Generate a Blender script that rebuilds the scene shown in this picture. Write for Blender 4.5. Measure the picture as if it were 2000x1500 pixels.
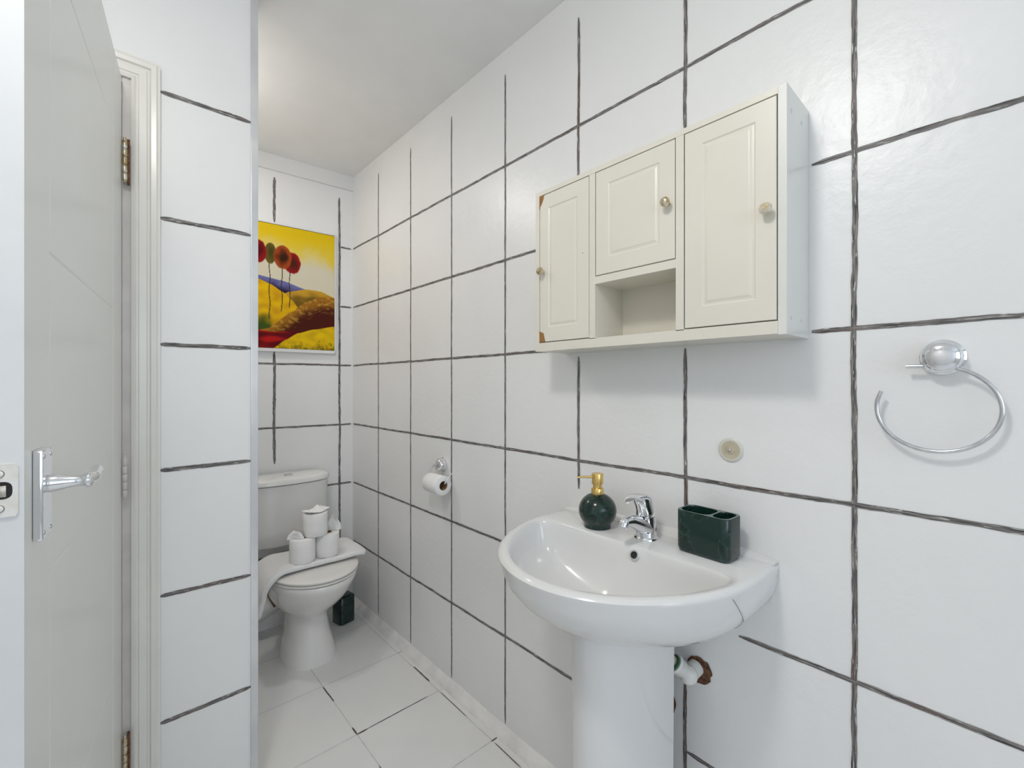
import bpy, bmesh, math, random
from mathutils import Vector, Matrix, noise
PI = math.pi
sc = bpy.context.scene
COL = sc.collection
for o in list(bpy.data.objects): bpy.data.objects.remove(o)

# ------------------------------------------------------------ camera
CAM = Vector((-1.037, 0.0, 1.23)); YAW = 0.7342
cd = bpy.data.cameras.new('camera'); cd.sensor_width = 36; cd.lens = 36*876.6/2000; cd.clip_start = 0.02
cam = bpy.data.objects.new('camera', cd); COL.objects.link(cam)
cam.location = CAM; cam.rotation_euler = (PI/2, 0, -YAW); sc.camera = cam
# ------------------------------------------------------------ world, exposure
sc.view_settings.view_transform = 'Standard'; sc.view_settings.look = 'None'
sc.view_settings.gamma = 1; sc.view_settings.use_curve_mapping = False
sc.view_settings.exposure = 0.0
w = bpy.data.worlds.new('world'); sc.world = w; w.use_nodes = True
w.node_tree.nodes['Background'].inputs[0].default_value = (.78, .87, 1, 1)
w.node_tree.nodes['Background'].inputs[1].default_value = 1.0
def area(name, loc, rot, sx, sy, power, color):
    l = bpy.data.lights.new(name, 'AREA'); l.shape = 'RECTANGLE'; l.size = sx; l.size_y = sy
    l.energy = power; l.color = color
    o = bpy.data.objects.new(name, l); COL.objects.link(o); o.location = loc; o.rotation_euler = rot
    return o
# daylight coming in through the window of the near wall (behind the camera)
area('window_daylight', (-1.15, -2.14, 1.55), (PI/2+.0, 0, 0), 1.45, 1.25, 13.6, (.76, .87, 1.0))
# the ceiling lamp's own light
LAMP = (-1.18, .40, 2.31)
pl = bpy.data.lights.new('ceiling_lamp_light', 'POINT'); pl.shadow_soft_size = .11; pl.energy = 6.0; pl.color = (1, .975, .935)
plo = bpy.data.objects.new('ceiling_lamp_light', pl); COL.objects.link(plo); plo.location = (LAMP[0], LAMP[1], LAMP[2]-.03)
# ceiling lamp and added alcove fill shine mostly downward through their shades
def down(name, x, y, z, size, e, c):
    l = bpy.data.lights.new(name, 'AREA'); l.shape = 'DISK'; l.size = size; l.energy = e; l.color = c
    o = bpy.data.objects.new(name, l); COL.objects.link(o); o.location = (x, y, z); return o
down('ceiling_lamp_downlight', LAMP[0], LAMP[1], 2.315, .24, 6.6, (1, .975, .935))
# an unseen warm fill light added to brighten the toilet alcove, behind the partition
AFILL = (-.83, 1.98)
al = bpy.data.lights.new('alcove_fill_light', 'POINT'); al.shadow_soft_size = .05; al.energy = .8; al.color = (1, .93, .86)
alo = bpy.data.objects.new('alcove_fill_light', al); COL.objects.link(alo); alo.location = (AFILL[0], AFILL[1], 2.29)
alo2 = down('alcove_fill_downlight', AFILL[0], AFILL[1], 2.34, .13, 3.0, (1, .965, .93))

# ------------------------------------------------------------ materials
def mat(name, color, rough=.5, metal=0., bump=0., bscale=20., cvar=0., cscale=5., coat=0., spec=.5, color2=None, bdist=.002, sss=0.):
    m = bpy.data.materials.new(name); m.use_nodes = True
    nt = m.node_tree; b = nt.nodes['Principled BSDF']
    b.inputs['Base Color'].default_value = (*color, 1); b.inputs['Roughness'].default_value = rough
    b.inputs['Metallic'].default_value = metal; b.inputs['Coat Weight'].default_value = coat
    b.inputs['Specular IOR Level'].default_value = spec
    tc = nt.nodes.new('ShaderNodeTexCoord')
    if color2 is None and cvar:
        color2 = tuple(c*(1-cvar) for c in color)
    if color2 is not None:
        n = nt.nodes.new('ShaderNodeTexNoise'); n.inputs['Scale'].default_value = cscale; n.inputs['Detail'].default_value = 4
        nt.links.new(tc.outputs['Object'], n.inputs['Vector'])
        r = nt.nodes.new('ShaderNodeValToRGB'); r.color_ramp.elements[0].position = .38; r.color_ramp.elements[1].position = .65
        r.color_ramp.elements[0].color = (*color, 1); r.color_ramp.elements[1].color = (*color2, 1)
        nt.links.new(n.outputs['Fac'], r.inputs['Fac']); nt.links.new(r.outputs['Color'], b.inputs['Base Color'])
    if bump:
        n = nt.nodes.new('ShaderNodeTexNoise'); n.inputs['Scale'].default_value = bscale; n.inputs['Detail'].default_value = 3
        nt.links.new(tc.outputs['Object'], n.inputs['Vector'])
        bu = nt.nodes.new('ShaderNodeBump'); bu.inputs['Strength'].default_value = bump; bu.inputs['Distance'].default_value = bdist
        nt.links.new(n.outputs['Fac'], bu.inputs['Height']); nt.links.new(bu.outputs['Normal'], b.inputs['Normal'])
    return m
M = {}
M['tile'] = mat('painted_tile', (.90,.90,.893), .32, bump=.5, bscale=38, cvar=.03, cscale=2.5, bdist=.0022)
M['partition'] = mat('painted_partition_tile', (.92,.92,.91), .3, bump=.3, bscale=30, cvar=.03, cscale=3)
M['ceiling'] = mat('ceiling_paint', (.93,.93,.92), .75, bump=.1, bscale=60, cvar=.03)
M['plain'] = mat('wall_paint', (.91,.91,.90), .6, bump=.1, bscale=60)
M['floor'] = mat('floor_tile', (.87,.87,.86), .33, bump=.12, bscale=25, cvar=.05, cscale=3)
M['floorline'] = mat('floor_grout_pale', (.74,.74,.73), .5, cvar=.2, cscale=30)
M['floordark'] = mat('floor_grout_dark', (.05,.045,.04), .7, color2=(.16,.13,.11), cscale=60)
M['caulk'] = mat('caulk', (.90,.89,.87), .4, bump=.6, bscale=30, cvar=.12, cscale=14, bdist=.004)
M['doorpaint'] = mat('door_paint', (.91,.915,.88), .30, bump=.15, bscale=18, cvar=.03, cscale=3)
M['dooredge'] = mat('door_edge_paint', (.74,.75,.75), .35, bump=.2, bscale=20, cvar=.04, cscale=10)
M['casing'] = mat('casing_gloss_cream', (.86,.84,.785), .25, bump=.15, bscale=25, cvar=.04, cscale=8)
M['jamb'] = mat('jamb_paint_pinkish', (.74,.70,.66), .35, bump=.3, bscale=30, cvar=.12, cscale=12)
M['chrome'] = mat('chrome', (.82,.83,.85), .07, 1.0)
M['dull_chrome'] = mat('worn_chrome', (.62,.63,.65), .2, 1.0, color2=(.74,.75,.77), cscale=70)
M['brass'] = mat('brass_hinge', (.45,.34,.18), .35, 1.0, color2=(.7,.68,.6), cscale=60)
M['rust'] = mat('rust', (.20,.09,.04), .8, color2=(.07,.03,.02), cscale=120, bump=1, bscale=120)
M['gold'] = mat('brushed_gold', (.83,.58,.21), .27, 1.0)
M['ceramic'] = mat('white_ceramic', (.80,.80,.795), .12, cvar=.02, coat=.3)
M['toilet'] = mat('toilet_ceramic', (.88,.87,.85), .14, cvar=.03, coat=.3)
M['seat'] = mat('toilet_seat_plastic', (.86,.845,.81), .25, cvar=.02)
M['cab'] = mat('cream_lacquer', (.81,.775,.68), .32, bump=.08, bscale=30, cvar=.03)
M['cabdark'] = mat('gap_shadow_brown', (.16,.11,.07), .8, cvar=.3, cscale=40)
M['chip'] = mat('bare_fibreboard', (.38,.19,.06), .8, cvar=.4, cscale=60)
M['cabside'] = mat('cream_lacquer_side', (.79,.79,.75), .3, cvar=.03)
M['black'] = mat('black_hole', (.01,.01,.01), .6, cvar=.2)
M['frame'] = mat('white_frame', (.83,.83,.82), .35, cvar=.02)
M['paper'] = mat('toilet_paper', (.93,.925,.91), .9, bump=.5, bscale=180, cvar=.02, bdist=.001)
M['card'] = mat('cardboard_core', (.36,.22,.12), .9, cvar=.2, cscale=40)
M['towel'] = mat('white_towelling', (.94,.94,.94), .95, bump=1, bscale=260, cvar=.02, bdist=.003)
M['plastic'] = mat('white_pipe_plastic', (.80,.80,.77), .3, cvar=.08, cscale=30, bump=.3)
M['green'] = mat('green_washer', (.03,.15,.05), .5, cvar=.3)
M['oldbrass'] = mat('stained_fitting', (.55,.52,.45), .3, .8, color2=(.22,.16,.11), cscale=70)
M['resin'] = mat('yellowed_plastic', (.60,.54,.40), .35, cvar=.12, cscale=40)
M['resin_rim'] = mat('clear_plastic_rim', (.72,.71,.64), .25, cvar=.05)
M['screw'] = mat('steel_screw', (.6,.6,.6), .3, 1)
M['latch'] = mat('painted_latch_plate', (.80,.79,.75), .35, bump=.4, bscale=60, color2=(.74,.70,.64), cscale=60)
M['glassknob'] = mat('chrome_gold_knob', (.80,.76,.66), .12, 1, color2=(.55,.42,.2), cscale=90)
M['lamp'] = mat('lamp_glass', (.9,.88,.82), .3)
lb = M['lamp'].node_tree.nodes['Principled BSDF']; lb.inputs['Emission Color'].default_value = (1,.95,.86,1); lb.inputs['Emission Strength'].default_value = 2.5
M['outwood'] = mat('brown_pipe', (.28,.16,.08), .5, cvar=.4, cscale=20)
# marble: dark green with thin paler veins
def marble():
    m = bpy.data.materials.new('green_marble'); m.use_nodes = True; nt = m.node_tree; b = nt.nodes['Principled BSDF']
    b.inputs['Roughness'].default_value = .16
    tc = nt.nodes.new('ShaderNodeTexCoord'); n = nt.nodes.new('ShaderNodeTexNoise')
    n.inputs['Scale'].default_value = 9; n.inputs['Detail'].default_value = 5; n.inputs['Distortion'].default_value = 2.2
    nt.links.new(tc.outputs['Object'], n.inputs['Vector'])
    r = nt.nodes.new('ShaderNodeValToRGB'); e = r.color_ramp.elements
    e[0].position = .40; e[0].color = (.004,.018,.014,1); e[1].position = .56; e[1].color = (.007,.029,.023,1)
    k = e.new(.475); k.color = (.008,.028,.022,1); k = e.new(.495); k.color = (.020,.062,.046,1); k = e.new(.515); k.color = (.008,.03,.024,1)
    nt.links.new(n.outputs['Fac'], r.inputs['Fac']); nt.links.new(r.outputs['Color'], b.inputs['Base Color'])
    return m
M['marble'] = marble()
# grout: streaks run along the joint (uv: u metres along, v across)
def grout():
    m = bpy.data.materials.new('dark_grout'); m.use_nodes = True; nt = m.node_tree; b = nt.nodes['Principled BSDF']
    b.inputs['Roughness'].default_value = .55
    uv = nt.nodes.new('ShaderNodeUVMap'); uv.uv_map = 'UVMap'
    def nz(sx, sy, det, off=0):
        mp = nt.nodes.new('ShaderNodeMapping'); mp.inputs['Scale'].default_value = (sx, sy, 1); mp.inputs['Location'].default_value = (off, off, 0)
        n = nt.nodes.new('ShaderNodeTexNoise'); n.inputs['Scale'].default_value = 1; n.inputs['Detail'].default_value = det
        nt.links.new(uv.outputs[0], mp.inputs[0]); nt.links.new(mp.outputs[0], n.inputs['Vector']); return n
    n1 = nz(20, 3.2, 4); n2 = nz(5, .4, 2, 7.3); n3 = nz(38, 3.6, 2, 3.1)
    r1 = nt.nodes.new('ShaderNodeValToRGB'); e = r1.color_ramp.elements
    e[0].position = .36; e[0].color = (.040,.040,.042,1); e[1].position = .62; e[1].color = (.27,.25,.235,1)
    r2 = nt.nodes.new('ShaderNodeValToRGB'); e = r2.color_ramp.elements
    e[0].position = .55; e[0].color = (0,0,0,1); e[1].position = .68; e[1].color = (1,1,1,1)
    r3 = nt.nodes.new('ShaderNodeValToRGB'); e = r3.color_ramp.elements
    e[0].position = .63; e[0].color = (0,0,0,1); e[1].position = .67; e[1].color = (1,1,1,1)
    nt.links.new(n1.outputs['Fac'], r1.inputs[0]); nt.links.new(n2.outputs['Fac'], r2.inputs[0]); nt.links.new(n3.outputs['Fac'], r3.inputs[0])
    mx = nt.nodes.new('ShaderNodeMix'); mx.data_type = 'RGBA'; mx.inputs[7].default_value = (.12,.06,.045,1)
    mu = nt.nodes.new('ShaderNodeMath'); mu.operation = 'MULTIPLY'; mu.inputs[1].default_value = .55
    nt.links.new(r2.outputs[0], mu.inputs[0]); nt.links.new(mu.outputs[0], mx.inputs[0]); nt.links.new(r1.outputs[0], mx.inputs[6])
    m2 = nt.nodes.new('ShaderNodeMix'); m2.data_type = 'RGBA'; m2.inputs[7].default_value = (.66,.65,.63,1)
    nt.links.new(r3.outputs[0], m2.inputs[0]); nt.links.new(mx.outputs[2], m2.inputs[6]); nt.links.new(m2.outputs[2], b.inputs['Base Color'])
    return m
M['grout'] = grout()

# ------------------------------------------------------------ mesh helpers
class MB:
    def __init__(s): s.bm = bmesh.new(); s.uv = s.bm.loops.layers.uv.new('UVMap'); s.mats = []; s.cur = 0; s.smooth = False
    def m(s, key, smooth=None):
        mm = M[key]
        if mm not in s.mats: s.mats.append(mm)
        s.cur = s.mats.index(mm)
        if smooth is not None: s.smooth = smooth
        return s
    def face(s, vs):
        try: f = s.bm.faces.new(vs)
        except ValueError: return None
        f.material_index = s.cur; f.smooth = s.smooth; return f
    def v(s, p): return s.bm.verts.new(p)
    def box(s, a, b, bev=0, mtx=None):
        x0,y0,z0 = [min(a[i],b[i]) for i in range(3)]; x1,y1,z1 = [max(a[i],b[i]) for i in range(3)]
        c = [(x0,y0,z0),(x1,y0,z0),(x1,y1,z0),(x0,y1,z0),(x0,y0,z1),(x1,y0,z1),(x1,y1,z1),(x0,y1,z1)]
        vs = [s.v(Vector(p) if mtx is None else mtx @ Vector(p)) for p in c]
        fs = [s.face([vs[i] for i in q]) for q in ((0,3,2,1),(4,5,6,7),(0,1,5,4),(1,2,6,5),(2,3,7,6),(3,0,4,7))]
        if bev:
            es = list({e for f in fs for e in f.edges})
            r = bmesh.ops.bevel(s.bm, geom=es, offset=bev, segments=2, affect='EDGES', profile=.6)
            for f in r['faces']: f.material_index = s.cur; f.smooth = True
        return s
    def loft(s, rings, cap0=True, cap1=True, closed=True):
        R = [[s.v(p) for p in r] for r in rings]; n = len(R[0])
        for a, b in zip(R, R[1:]):
            for i in range(n if closed else n-1):
                j = (i+1) % n; s.face([a[i], a[j], b[j], b[i]])
        if cap0 and closed: s.face(R[0][::-1])
        if cap1 and closed: s.face(R[-1])
        return R
    def tube(s, pts, rad, n=16, cap=True, squash=None):
        pts = [Vector(p) for p in pts]; rs = rad if isinstance(rad, (list, tuple)) else [rad]*len(pts)
        rings = []; up = None
        for i, p in enumerate(pts):
            t = (pts[min(i+1, len(pts)-1)]-pts[max(i-1, 0)]).normalized()
            if up is None:
                up = Vector((0,0,1)) if abs(t.z) < .9 else Vector((1,0,0))
            a = t.cross(up).normalized(); b = a.cross(t).normalized(); up = b
            q = squash[i] if squash else (1, 1)
            rings.append([p+rs[i]*(math.cos(2*PI*k/n)*a*q[0]+math.sin(2*PI*k/n)*b*q[1]) for k in range(n)])
        s.loft(rings, cap, cap); return s
    def lathe(s, prof, org=(0,0,0), axis=(0,0,1), n=32):
        ax = Vector(axis).normalized(); u = ax.orthogonal().normalized(); w_ = ax.cross(u); org = Vector(org)
        s.loft([[org+ax*h+r*(math.cos(2*PI*k/n)*u+math.sin(2*PI*k/n)*w_) for k in range(n)] for r, h in prof]); return s
    def build(s, name, parent=None, sub=0, loc=None):
        bmesh.ops.recalc_face_normals(s.bm, faces=s.bm.faces)
        for e in s.bm.edges:
            if len(e.link_faces) == 2 and e.calc_face_angle(0) > math.radians(48): e.smooth = False
        me = bpy.data.meshes.new(name); s.bm.to_mesh(me); s.bm.free()
        for mm in s.mats: me.materials.append(mm)
        o = bpy.data.objects.new(name, me); COL.objects.link(o)
        if loc is not None:
            me.transform(Matrix.Translation(-Vector(loc))); o.location = loc
        if parent:
            o.parent = parent; o.matrix_parent_inverse = world_of(parent).inverted()
        if sub:
            md = o.modifiers.new('s', 'SUBSURF'); md.levels = sub; md.render_levels = sub
        return o
def world_of(o):
    m = Matrix.LocRotScale(o.location, o.rotation_euler, o.scale)
    if o.parent: m = world_of(o.parent) @ o.matrix_parent_inverse @ m
    return m
def MBm(key, smooth=False): return MB().m(key, smooth)
def thing(name, label, cat, loc, group=None):
    o = bpy.data.objects.new(name, None); COL.objects.link(o); o.location = loc
    o['label'] = label; o['category'] = cat
    if group: o['group'] = group
    return o
def tag(o, label, cat, group=None):
    o['label'] = label; o['category'] = cat
    if group: o['group'] = group
    return o
def struct(o, label=None, cat=None):
    o['kind'] = 'structure'
    if label: o['label'] = label
    if cat: o['category'] = cat
    return o
def catmull(P, k=6):
    P = [Vector(p) for p in P]; out = []
    for i in range(len(P)-1):
        a, b, c, d = P[max(i-1,0)], P[i], P[i+1], P[min(i+2,len(P)-1)]
        for j in range(k):
            t = j/k
            out.append(.5*((2*b)+(c-a)*t+(2*a-5*b+4*c-d)*t*t+(3*b-a-3*c+d)*t**3))
    out.append(P[-1]); return out
# an uneven painted-over grout joint, slightly proud of the wall paint
def strip(mb, p0, p1, nrm, w, seed, tap0=.012, tap1=.012, key='grout', wob=1.):
    rd = random.Random(seed); p0, p1, nrm = Vector(p0), Vector(p1), Vector(nrm).normalized()
    L = (p1-p0).length; t = (p1-p0)/L; c = nrm.cross(t).normalized()
    n = max(3, int(L/.010)); mb.m(key, False); prev = None; o1 = rd.random()*100; o2 = rd.random()*100
    for i in range(n+1):
        u = L*i/n
        tp = min(1, .45+.55*u/max(tap0,1e-4), .45+.55*(L-u)/max(tap1,1e-4))
        if tap1 > .05: tp = min(tp, (L-u+.001)/tap1)
        a = w*.5*tp*(1+wob*.35*noise.noise(Vector((u*22+o1,0,0)))+wob*.10*rd.uniform(-1,1))
        b = w*.5*tp*(1+wob*.35*noise.noise(Vector((u*22+o2,5,0)))+wob*.10*rd.uniform(-1,1))
        d = w*.35*wob*noise.noise(Vector((u*4+o1,9,0)))
        base = p0+t*u+nrm*.0012+c*d
        cur = (mb.v(base+c*a), mb.v(base+nrm*.0004), mb.v(base-c*b), u)
        if prev:
            for k in (0, 1):
                f = mb.face([prev[k], prev[k+1], cur[k+1], cur[k]])
                if f:
                    for lp in f.loops:
                        uu = prev[3] if lp.vert in prev[:3] else cur[3]
                        vv = (0, .5, 1)[(prev[:3] if lp.vert in prev[:3] else cur[:3]).index(lp.vert)]
                        lp[mb.uv].uv = (uu+o1, vv+o2)
        prev = cur

# ------------------------------------------------------------ room dimensions
CEIL = 2.40; ROW = [1.9943-.33*i for i in range(6)]; COLY = [2.1739-.33*j for j in range(13)]
BX = lambda x: 2.5016 - .0596*x            # back wall line
PY = 1.4865                                # partition face
NEAR = -2.20; LEFT = -2.05; TOPL = 2.314

# floor
mb = MBm('floor'); mb.box((LEFT-.1, NEAR-.1, -.1), (.1, 2.75, 0))
k = 0
for x in (-.05, -.385, -.723, -1.061, -1.4, -1.74):
    strip(mb, (x, NEAR, -.0008), (x, 2.5, -.0008), (0,0,1), .0035, 500+k, key='floorline', wob=.5); k += 1
for j in range(-10, 4):
    y = 1.533+.338*j
    if y > 2.45: continue
    strip(mb, (LEFT, y, -.0008), (-.03, y, -.0008), (0,0,1), .0035, 520+k, key='floorline', wob=.5); k += 1
for a, b, ww in [((-.386,1.866),(-.3845,1.752),.005), ((-.385,1.575),(-.385,1.533),.006), ((-.386,1.533),(-.345,1.533),.006),
                 ((-.345,1.534),(-.10,1.533),.0035), ((-.046,1.735),(-.047,1.605),.006), ((-.049,1.52),(-.050,1.345),.003),
                 ((-.056,1.194),(-.030,1.194),.006), ((-.05,1.18),(-.053,1.05),.003), ((-.05,1.872),(-.032,1.872),.003), ((-.386,1.36),(-.386,1.30),.003),
                 ((-.05,1.03),(-.05,.72),.003)]:
    strip(mb, (*a, -.0003), (*b, -.0003), (0,0,1), ww, k, key='floordark'); k += 1
struct(mb.build('floor'))
# ceiling
mb = MBm('ceiling'); mb.box((LEFT-.1, NEAR-.1, CEIL), (.1, 2.75, CEIL+.1)); struct(mb.build('ceiling'))

# right wall with its dark joints
mb = MBm('tile'); mb.box((0, NEAR-.1, 0), (.1, 2.75, CEIL))
nr = (-1, 0, 0); CB0, CB1 = 1.326, 1.768
k = 0
for j, y in enumerate(COLY):
    segs = [(TOPL, .04)]
    if j == 0: segs = [(TOPL, .045)]
    if j == 4: segs = [(TOPL, CB1+.012), (CB0-.015, .92), (.345, .03)]
    if j == 5: segs = [(TOPL, CB1+.006), (CB0-.01, .90), (.51, .03)]
    for a, b in segs:
        strip(mb, (0, y, a), (0, y, b), nr, .0085 if j > 3 else .0068, 100+k, .02, .02); k += 1
hs = {0: [(2.492, -2.1)], 1: [(2.492, .918), (.262, -2.1)], 2: [(2.492, .80), (.262, -2.1)], 3: [(2.492, -2.1)],
      4: [(2.492, .86), (.40, -2.1)], 5: [(2.492, .70), (.524, -2.1)]}
for i, ss in hs.items():
    for a, b in ss:
        strip(mb, (0, a, ROW[i]), (0, b, ROW[i]), nr, .0086, 200+k, .02, .02 if i != 2 else .10); k += 1
# rough brown hole knocked round the waste pipe and a second small one behind the pedestal
def rough_hole(cy, cz, r, seed, sy=1.):
    rd = random.Random(seed); mb.m('rust', False); n = 22
    cen = mb.v((-.0016, cy, cz)); ring = [mb.v((-.0018, cy+sy*r*math.cos(2*PI*q/n)*rd.uniform(.82,1.1), cz+r*math.sin(2*PI*q/n)*rd.uniform(.82,1.1))) for q in range(n)]
    for q in range(n): mb.face([cen, ring[q], ring[(q+1) % n]])
rough_hole(.490, .558, .031, 3); rough_hole(.556, .443, .022, 5, .4)
struct(mb.build('wall_right'))

# back wall, slightly out of square
mb = MBm('tile')
bn = Vector((-.0596, -1, 0)).normalized()
P = [(0.0, BX(0)), (-1.15, BX(-1.15)), (-1.15, 2.75), (0.0, 2.75)]
vs = [mb.v((x, y, z)) for z in (0, CEIL) for x, y in P]
for q in ((0,1,5,4),(1,2,6,5),(2,3,7,6),(3,0,4,7),(0,3,2,1),(4,5,6,7)): mb.face([vs[i] for i in q])
def bk(x, z): return (x, BX(x), z)
for x, segs, ww in ((-.0732, [(2.27, .345)], .011), (-.400, [(2.29, 2.06), (1.396, .82)], .0125)):
    for a, b in segs: strip(mb, bk(x, a), bk(x, b), bn, ww, 300+k, .02, .02); k += 1
for i, x0 in enumerate((-.073, -.073, -.95, -.95, -.95, -.95)):
    strip(mb, bk(-.008, ROW[i]), bk(x0, ROW[i]), bn, .0095, 330+k); k += 1
struct(mb.build('wall_back'))
# boxed cornice along the top of the back wall
mb = MBm('ceiling'); mb.m('frame')
d = bn*.014
P = [Vector(bk(0,0)), Vector(bk(-.95,0)), Vector(bk(-.95,0))+d, Vector(bk(0,0))+d]
P = [Vector((p.x, p.y, 0)) for p in P]; P[3].x = 0
vs = [mb.v((p.x, p.y, z)) for z in (2.322, CEIL) for p in P]
for q in ((0,1,5,4),(1,2,6,5),(2,3,7,6),(3,0,4,7),(0,3,2,1),(4,5,6,7)): mb.face([vs[i] for i in q])
struct(mb.build('trim_1'))

# partition wall holding the doorway: pier, wall over the door, wall beyond
mb = MBm('partition')
OX0, OX1, OZ = -1.775, -1.0, 1.992
mb.box((OX1, PY, 0), (-.709, PY+.10, CEIL))
mb.box((OX0, PY, OZ), (OX1, PY+.10, CEIL)); mb.box((LEFT, PY, 0), (OX0, PY+.10, CEIL))
for i in range(6):
    strip(mb, (-.9345, PY, ROW[i]), (-.7255, PY, ROW[i]), (0,-1,0), .0105, 400+i, .006, .012)
struct(mb.build('wall_middle'))
# alcove left wall, hall walls, left and near wall
mb = MBm('plain'); mb.box((-1.05, PY+.10, 0), (-.95, 2.565, CEIL)); struct(mb.build('wall_alcove'))
mb = MBm('plain'); mb.box((LEFT-.1, 2.65, 0), (-1.15, 2.75, CEIL)); struct(mb.build('wall_hall'))
mb = MBm('partition'); mb.box((LEFT-.1, NEAR-.1, 0), (LEFT, 2.75, CEIL)); struct(mb.build('wall_left'))
WX0, WX1, WZ0, WZ1 = -1.9, -.4, .90, 2.2
mb = MBm('partition')
mb.box((LEFT, NEAR-.1, 0), (WX0, NEAR, CEIL)); mb.box((WX1, NEAR-.1, 0), (0, NEAR, CEIL))
mb.box((WX0, NEAR-.1, 0), (WX1, NEAR, WZ0)); mb.box((WX0, NEAR-.1, WZ1), (WX1, NEAR, CEIL)); struct(mb.build('wall_near'))
mb = MBm('frame')
for a, b in (((WX0,WZ0),(WX0+.05,WZ1)), ((WX1-.05,WZ0),(WX1,WZ1)), ((WX0,WZ0),(WX1,WZ0+.05)), ((WX0,WZ1-.05),(WX1,WZ1)), ((-1.075,WZ0),(-1.025,WZ1))):
    mb.box((a[0], NEAR-.07, a[1]), (b[0], NEAR-.03, b[1]), .003)
struct(mb.build('window_1'))
gm = mat('window_glass', (1,1,1), .25); gm.node_tree.nodes['Principled BSDF'].inputs['Transmission Weight'].default_value = 1; M['glass'] = gm
mb = MBm('glass'); mb.box((WX0+.05, NEAR-.053, WZ0+.05), (WX1-.05, NEAR-.049, WZ1-.05)); struct(mb.build('window_2'))

# caulked skirting bead along right and back wall
def bead(name, p0, p1, nrm, h, d, seed):
    mb = MBm('caulk', True); p0, p1, nrm = Vector(p0), Vector(p1), Vector(nrm)
    L = (p1-p0).length; n = int(L/.02); rings = []
    for i in range(n+1):
        b = p0.lerp(p1, i/n); q = 1+.18*noise.noise(Vector((i*.13, seed, 0)))+.07*noise.noise(Vector((i*.7, seed, 3)))
        hh, dd = h*q, d*q
        rings.append([b+Vector((0,0,hh)), b+nrm*dd*.28+Vector((0,0,hh*.80)), b+nrm*dd*.62+Vector((0,0,hh*.45)), b+nrm*dd*.9+Vector((0,0,hh*.2)), b+nrm*dd, b])
    mb.loft(rings); return mb.build(name)
struct(bead('baseboard_right', (0, NEAR, 0), (0, 2.50, 0), (-1,0,0), .034, .030, 1))
struct(bead('baseboard_back', (-.02, BX(-.02), 0), (-.95, BX(-.95), 0), bn, .05, .035, 2))
# metal edge trim on the partition end
mb = MBm('dull_chrome'); M['edge'] = mat('painted_metal_edge', (.66,.67,.68), .30, .35, color2=(.80,.80,.80), cscale=6, bump=.2, bscale=12)
mb = MBm('edge'); mb.box((-.7255, PY-.007, 0), (-.7065, PY, CEIL), .0015); mb.box((-.709, PY, 0), (-.7065, PY+.10, CEIL)); struct(mb.build('trim_2'))

# door casing (stepped moulding, mitred) and jamb lining
mb = MBm('casing')
prof = [(0,0),(0,.013),(.006,.0155),(.010,.012),(.0135,.012),(.0155,.0148),(.030,.0152),(.0325,.0125),(.036,.0125),(.039,.018),(.049,.0195),(.053,.016),(.0575,.016),(.0575,0)]
XI, ZI = -.992, 1.996; XL = -1.783
path = [lambda a: (XI+a, 0.), lambda a: (XI+a, ZI+a), lambda a: (XL-a, ZI+a), lambda a: (XL-a, 0.)]
rings = [[(f(a)[0], PY-d_, f(a)[1]) for a, d_ in prof] for f in path]
mb.loft(rings); struct(mb.build('trim_3'))
mb = MBm('jamb')
mb.box((-1.0085, PY-.006, 0), (-.9915, PY+.10, 1.996)); mb.box((-1.783, PY-.001, 0), (-1.767, PY+.101, 1.991)); mb.box((-1.767, PY-.001, 1.986), (-1.0085, PY+.101, 1.9965))
mb.box((-1.012, PY+.04, 0), (-1.0, PY+.055, 1.988))
struct(mb.build('trim_4'))

# ------------------------------------------------------------ the door, opened into the room
H = Vector((-1.0105, 1.4615, 0)); D = Vector((-.1267, -.9919, 0)).normalized(); N = Vector((.9919, -.1267, 0)).normalized()
DM = Matrix(((D.x, N.x, 0, H.x), (D.y, N.y, 0, H.y), (0, 0, 1, .008), (0, 0, 0, 1)))   # local (u along leaf, v out of face, z)
def dp(u, v, z): return DM @ Vector((u, v, z-.008))
DW, DT, DZ = .742, .038, 1.983
mb = MBm('doorpaint')
# face built with shallow V grooves
us = [.0, .1245, .1275, .1305, .637, .640, .643, DW]
zs = [0.008]
for g in (.18, .585, .992, 1.398, 1.804): zs += [g-.003, g, g+.003]
zs += [DZ]
def gd(u, z):
    d_ = 0
    if abs(u-.1275) < 1e-4: d_ = .0030
    if abs(u-.640) < 1e-4: d_ = .0012
    if .1275 <= u <= .640 and any(abs(z-g) < 1e-4 for g in (.18, .585, .992, 1.398, 1.804)): d_ = .0016
    return -d_
G = [[mb.v(dp(u, gd(u, z), z)) for z in zs] for u in us]
for i in range(len(us)-1):
    for j in range(len(zs)-1): mb.face([G[i][j], G[i+1][j], G[i+1][j+1], G[i][j+1]])
B0 = [mb.v(dp(u, -DT, z)) for u in (0, DW) for z in (0.008, DZ)]
mb.face([B0[0], B0[1], B0[3], B0[2]])
mb.face([G[0][j] for j in range(len(zs))]+[B0[1], B0[0]])
mb.face([G[i][0] for i in range(len(us))]+[B0[2], B0[0]]); mb.face([G[i][-1] for i in range(len(us))]+[B0[3], B0[1]])
mb.m('dooredge'); mb.face([G[-1][j] for j in range(len(zs))]+[B0[3], B0[2]])
door = mb.build('door_1'); struct(door, 'grey-white grooved door standing open at the left, chrome lever on it', 'door')
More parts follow.
